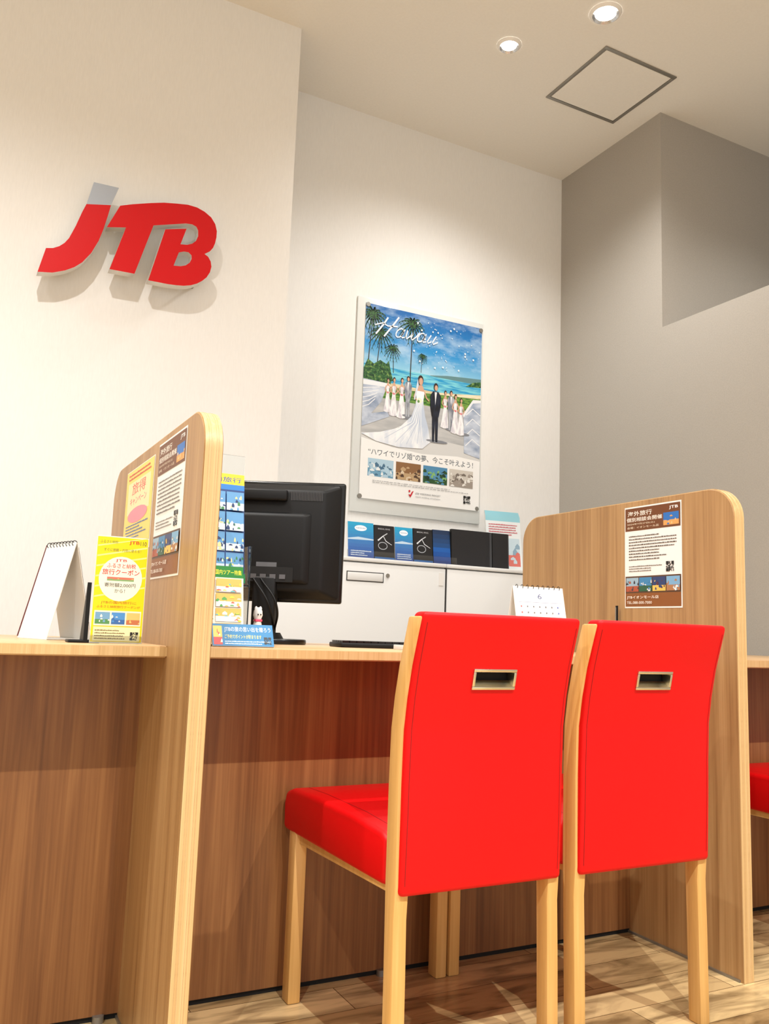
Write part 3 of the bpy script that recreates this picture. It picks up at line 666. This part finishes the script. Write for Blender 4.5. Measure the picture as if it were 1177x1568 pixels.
e=empty('brochure_booklets')
def booklet(i,x0,x1,z1,kind,y=3.60,lean=.12):
    d=Vector((0,lean,1)).normalized(); z0=ZT+.006; L=z1-z0; O=Vector((x0,y,z0)); N=Vector((1,0,0)).cross(d)
    v=[O,O+Vector((x1-x0,0,0)),O+Vector((x1-x0,0,0))+d*L,O+d*L]; v+=[p-N*.018 for p in v]
    mesh_from('booklet_%d'%i,v,[(0,1,2,3),(7,6,5,4),(0,4,5,1),(1,5,6,2),(2,6,7,3),(3,7,4,0)],M_BLACK if kind!='sky' else M_WHITE,e)
    a=Art('cover_%d'%i,e,O,(1,0,0),d,x1-x0,L); a.eps=.00003
    if kind=='sky':
        for q in range(12):
            t=q/11; a.rect(0,q/12,1,(q+1)/12,(int(14+46*(1-abs(t-.4))),int(80+80*t),int(160+44*t)))
        a.poly([(0,.55),(.4,.60),(1,.56),(1,.53),(0,.52)],(190,212,230)); a.ell(.5,.84,.24,.08,(240,246,250)); a.text('HAWAII',.32,.82,.68,.86,(60,110,160)); a.lines(.1,.08,.9,.25,3,(230,240,250))
    elif kind=='ring':
        a.rect(0,0,1,1,(14,14,18)); a.stroke(arc(.42,.42,.22,.10,0,360,20),.030,(176,180,188)); a.stroke([(.18,.56),(.45,.70),(.58,.56),(.88,.46)],.07,(214,217,222),.3); a.stroke([(.45,.70),(.66,.78)],.04,(190,194,200)); a.text('BRIDAL RING',.2,.88,.8,.92,(190,190,195)); a.rect(0,0,1,.10,(30,100,170))
    elif kind=='bluefade':
        for q in range(8): a.rect(0,q/8,1,(q+1)/8,(8+q*2,56+q*10 if q<4 else 96-q*7,130+q*12 if q<4 else 180-q*14))
    else: a.rect(0,0,1,1,(24,24,28)); a.rect(.95,0,1,1,(60,62,66))
    a.done()
for i,(x0,x1,z1,kd) in enumerate(((1.674,1.808,1.325,'sky'),(1.812,1.918,1.320,'ring'),(1.922,2.020,1.320,'sky'),(2.024,2.130,1.322,'ring'),(2.134,2.232,1.325,'bluefade'),(2.236,2.475,1.335,'black'),(2.48,2.58,1.335,'black2'))):
    booklet(i,x0,x1,z1,kd,lean=.12 if i<5 else .05)
box('stand_base',1.66,2.25,3.575,3.66,ZT+.0005,ZT+.003,M_ACR,e); box('stand_lip',1.66,2.25,3.575,3.578,ZT+.0005,ZT+.045,M_ACR,e)
e=empty('magazine_rack')
for i in range(4):
    d=Vector((.0,.12,1)).normalized(); O=Vector((2.520+.016*i,3.70+.025*i,ZT+.006)); U=Vector((1,-.08,0)).normalized(); U=(U-d*U.dot(d)).normalized(); N=U.cross(d)
    L=.30+.012*i; w_=.21
    v=[O,O+U*w_,O+U*w_+d*L,O+d*L]; v+=[p-N*.006 for p in v]
    mesh_from('magazine_%d'%i,v,[(0,1,2,3),(7,6,5,4),(0,4,5,1),(1,5,6,2),(2,6,7,3),(3,7,4,0)],M_WHITE,e)
    a=Art('cover_%d'%i,e,O,U,d,w_,L); a.eps=.00003; a.rect(0,0,1,1,(232,238,240)); a.rect(0,.9,1,1,(150,208,222)); a.photo(.05,.1,.95,.6,[(200,220,230),(220,120,110),(240,240,240),(140,170,190)],30); a.lines(.08,.64,.9,.86,5,(200,90,100)); a.done()
box('rack_base',2.51,2.80,3.685,3.82,ZT+.001,ZT+.003,M_ACR,e)

# ---------------------------------------------------------------- camera
yaw,pit,rol=map(math.radians,(27.2609,7.8935,2.0570))
fw=Vector((math.sin(yaw)*math.cos(pit),math.cos(yaw)*math.cos(pit),math.sin(pit)))
r0=Vector((math.cos(yaw),-math.sin(yaw),0)); u0=r0.cross(fw)
R=math.cos(rol)*r0+math.sin(rol)*u0; U=math.cos(rol)*u0-math.sin(rol)*r0
cd=bpy.data.cameras.new('camera'); cam=bpy.data.objects.new('camera',cd); COL.objects.link(cam)
cam.matrix_world=Matrix(((R.x,U.x,-fw.x,0),(R.y,U.y,-fw.y,0),(R.z,U.z,-fw.z,.82),(0,0,0,1)))
cd.sensor_fit='VERTICAL'; cd.sensor_height=36; cd.lens=1316.33/1568*36; cd.clip_start=.02
S.camera=cam
S.view_settings.view_transform='Standard'; S.view_settings.look='None'
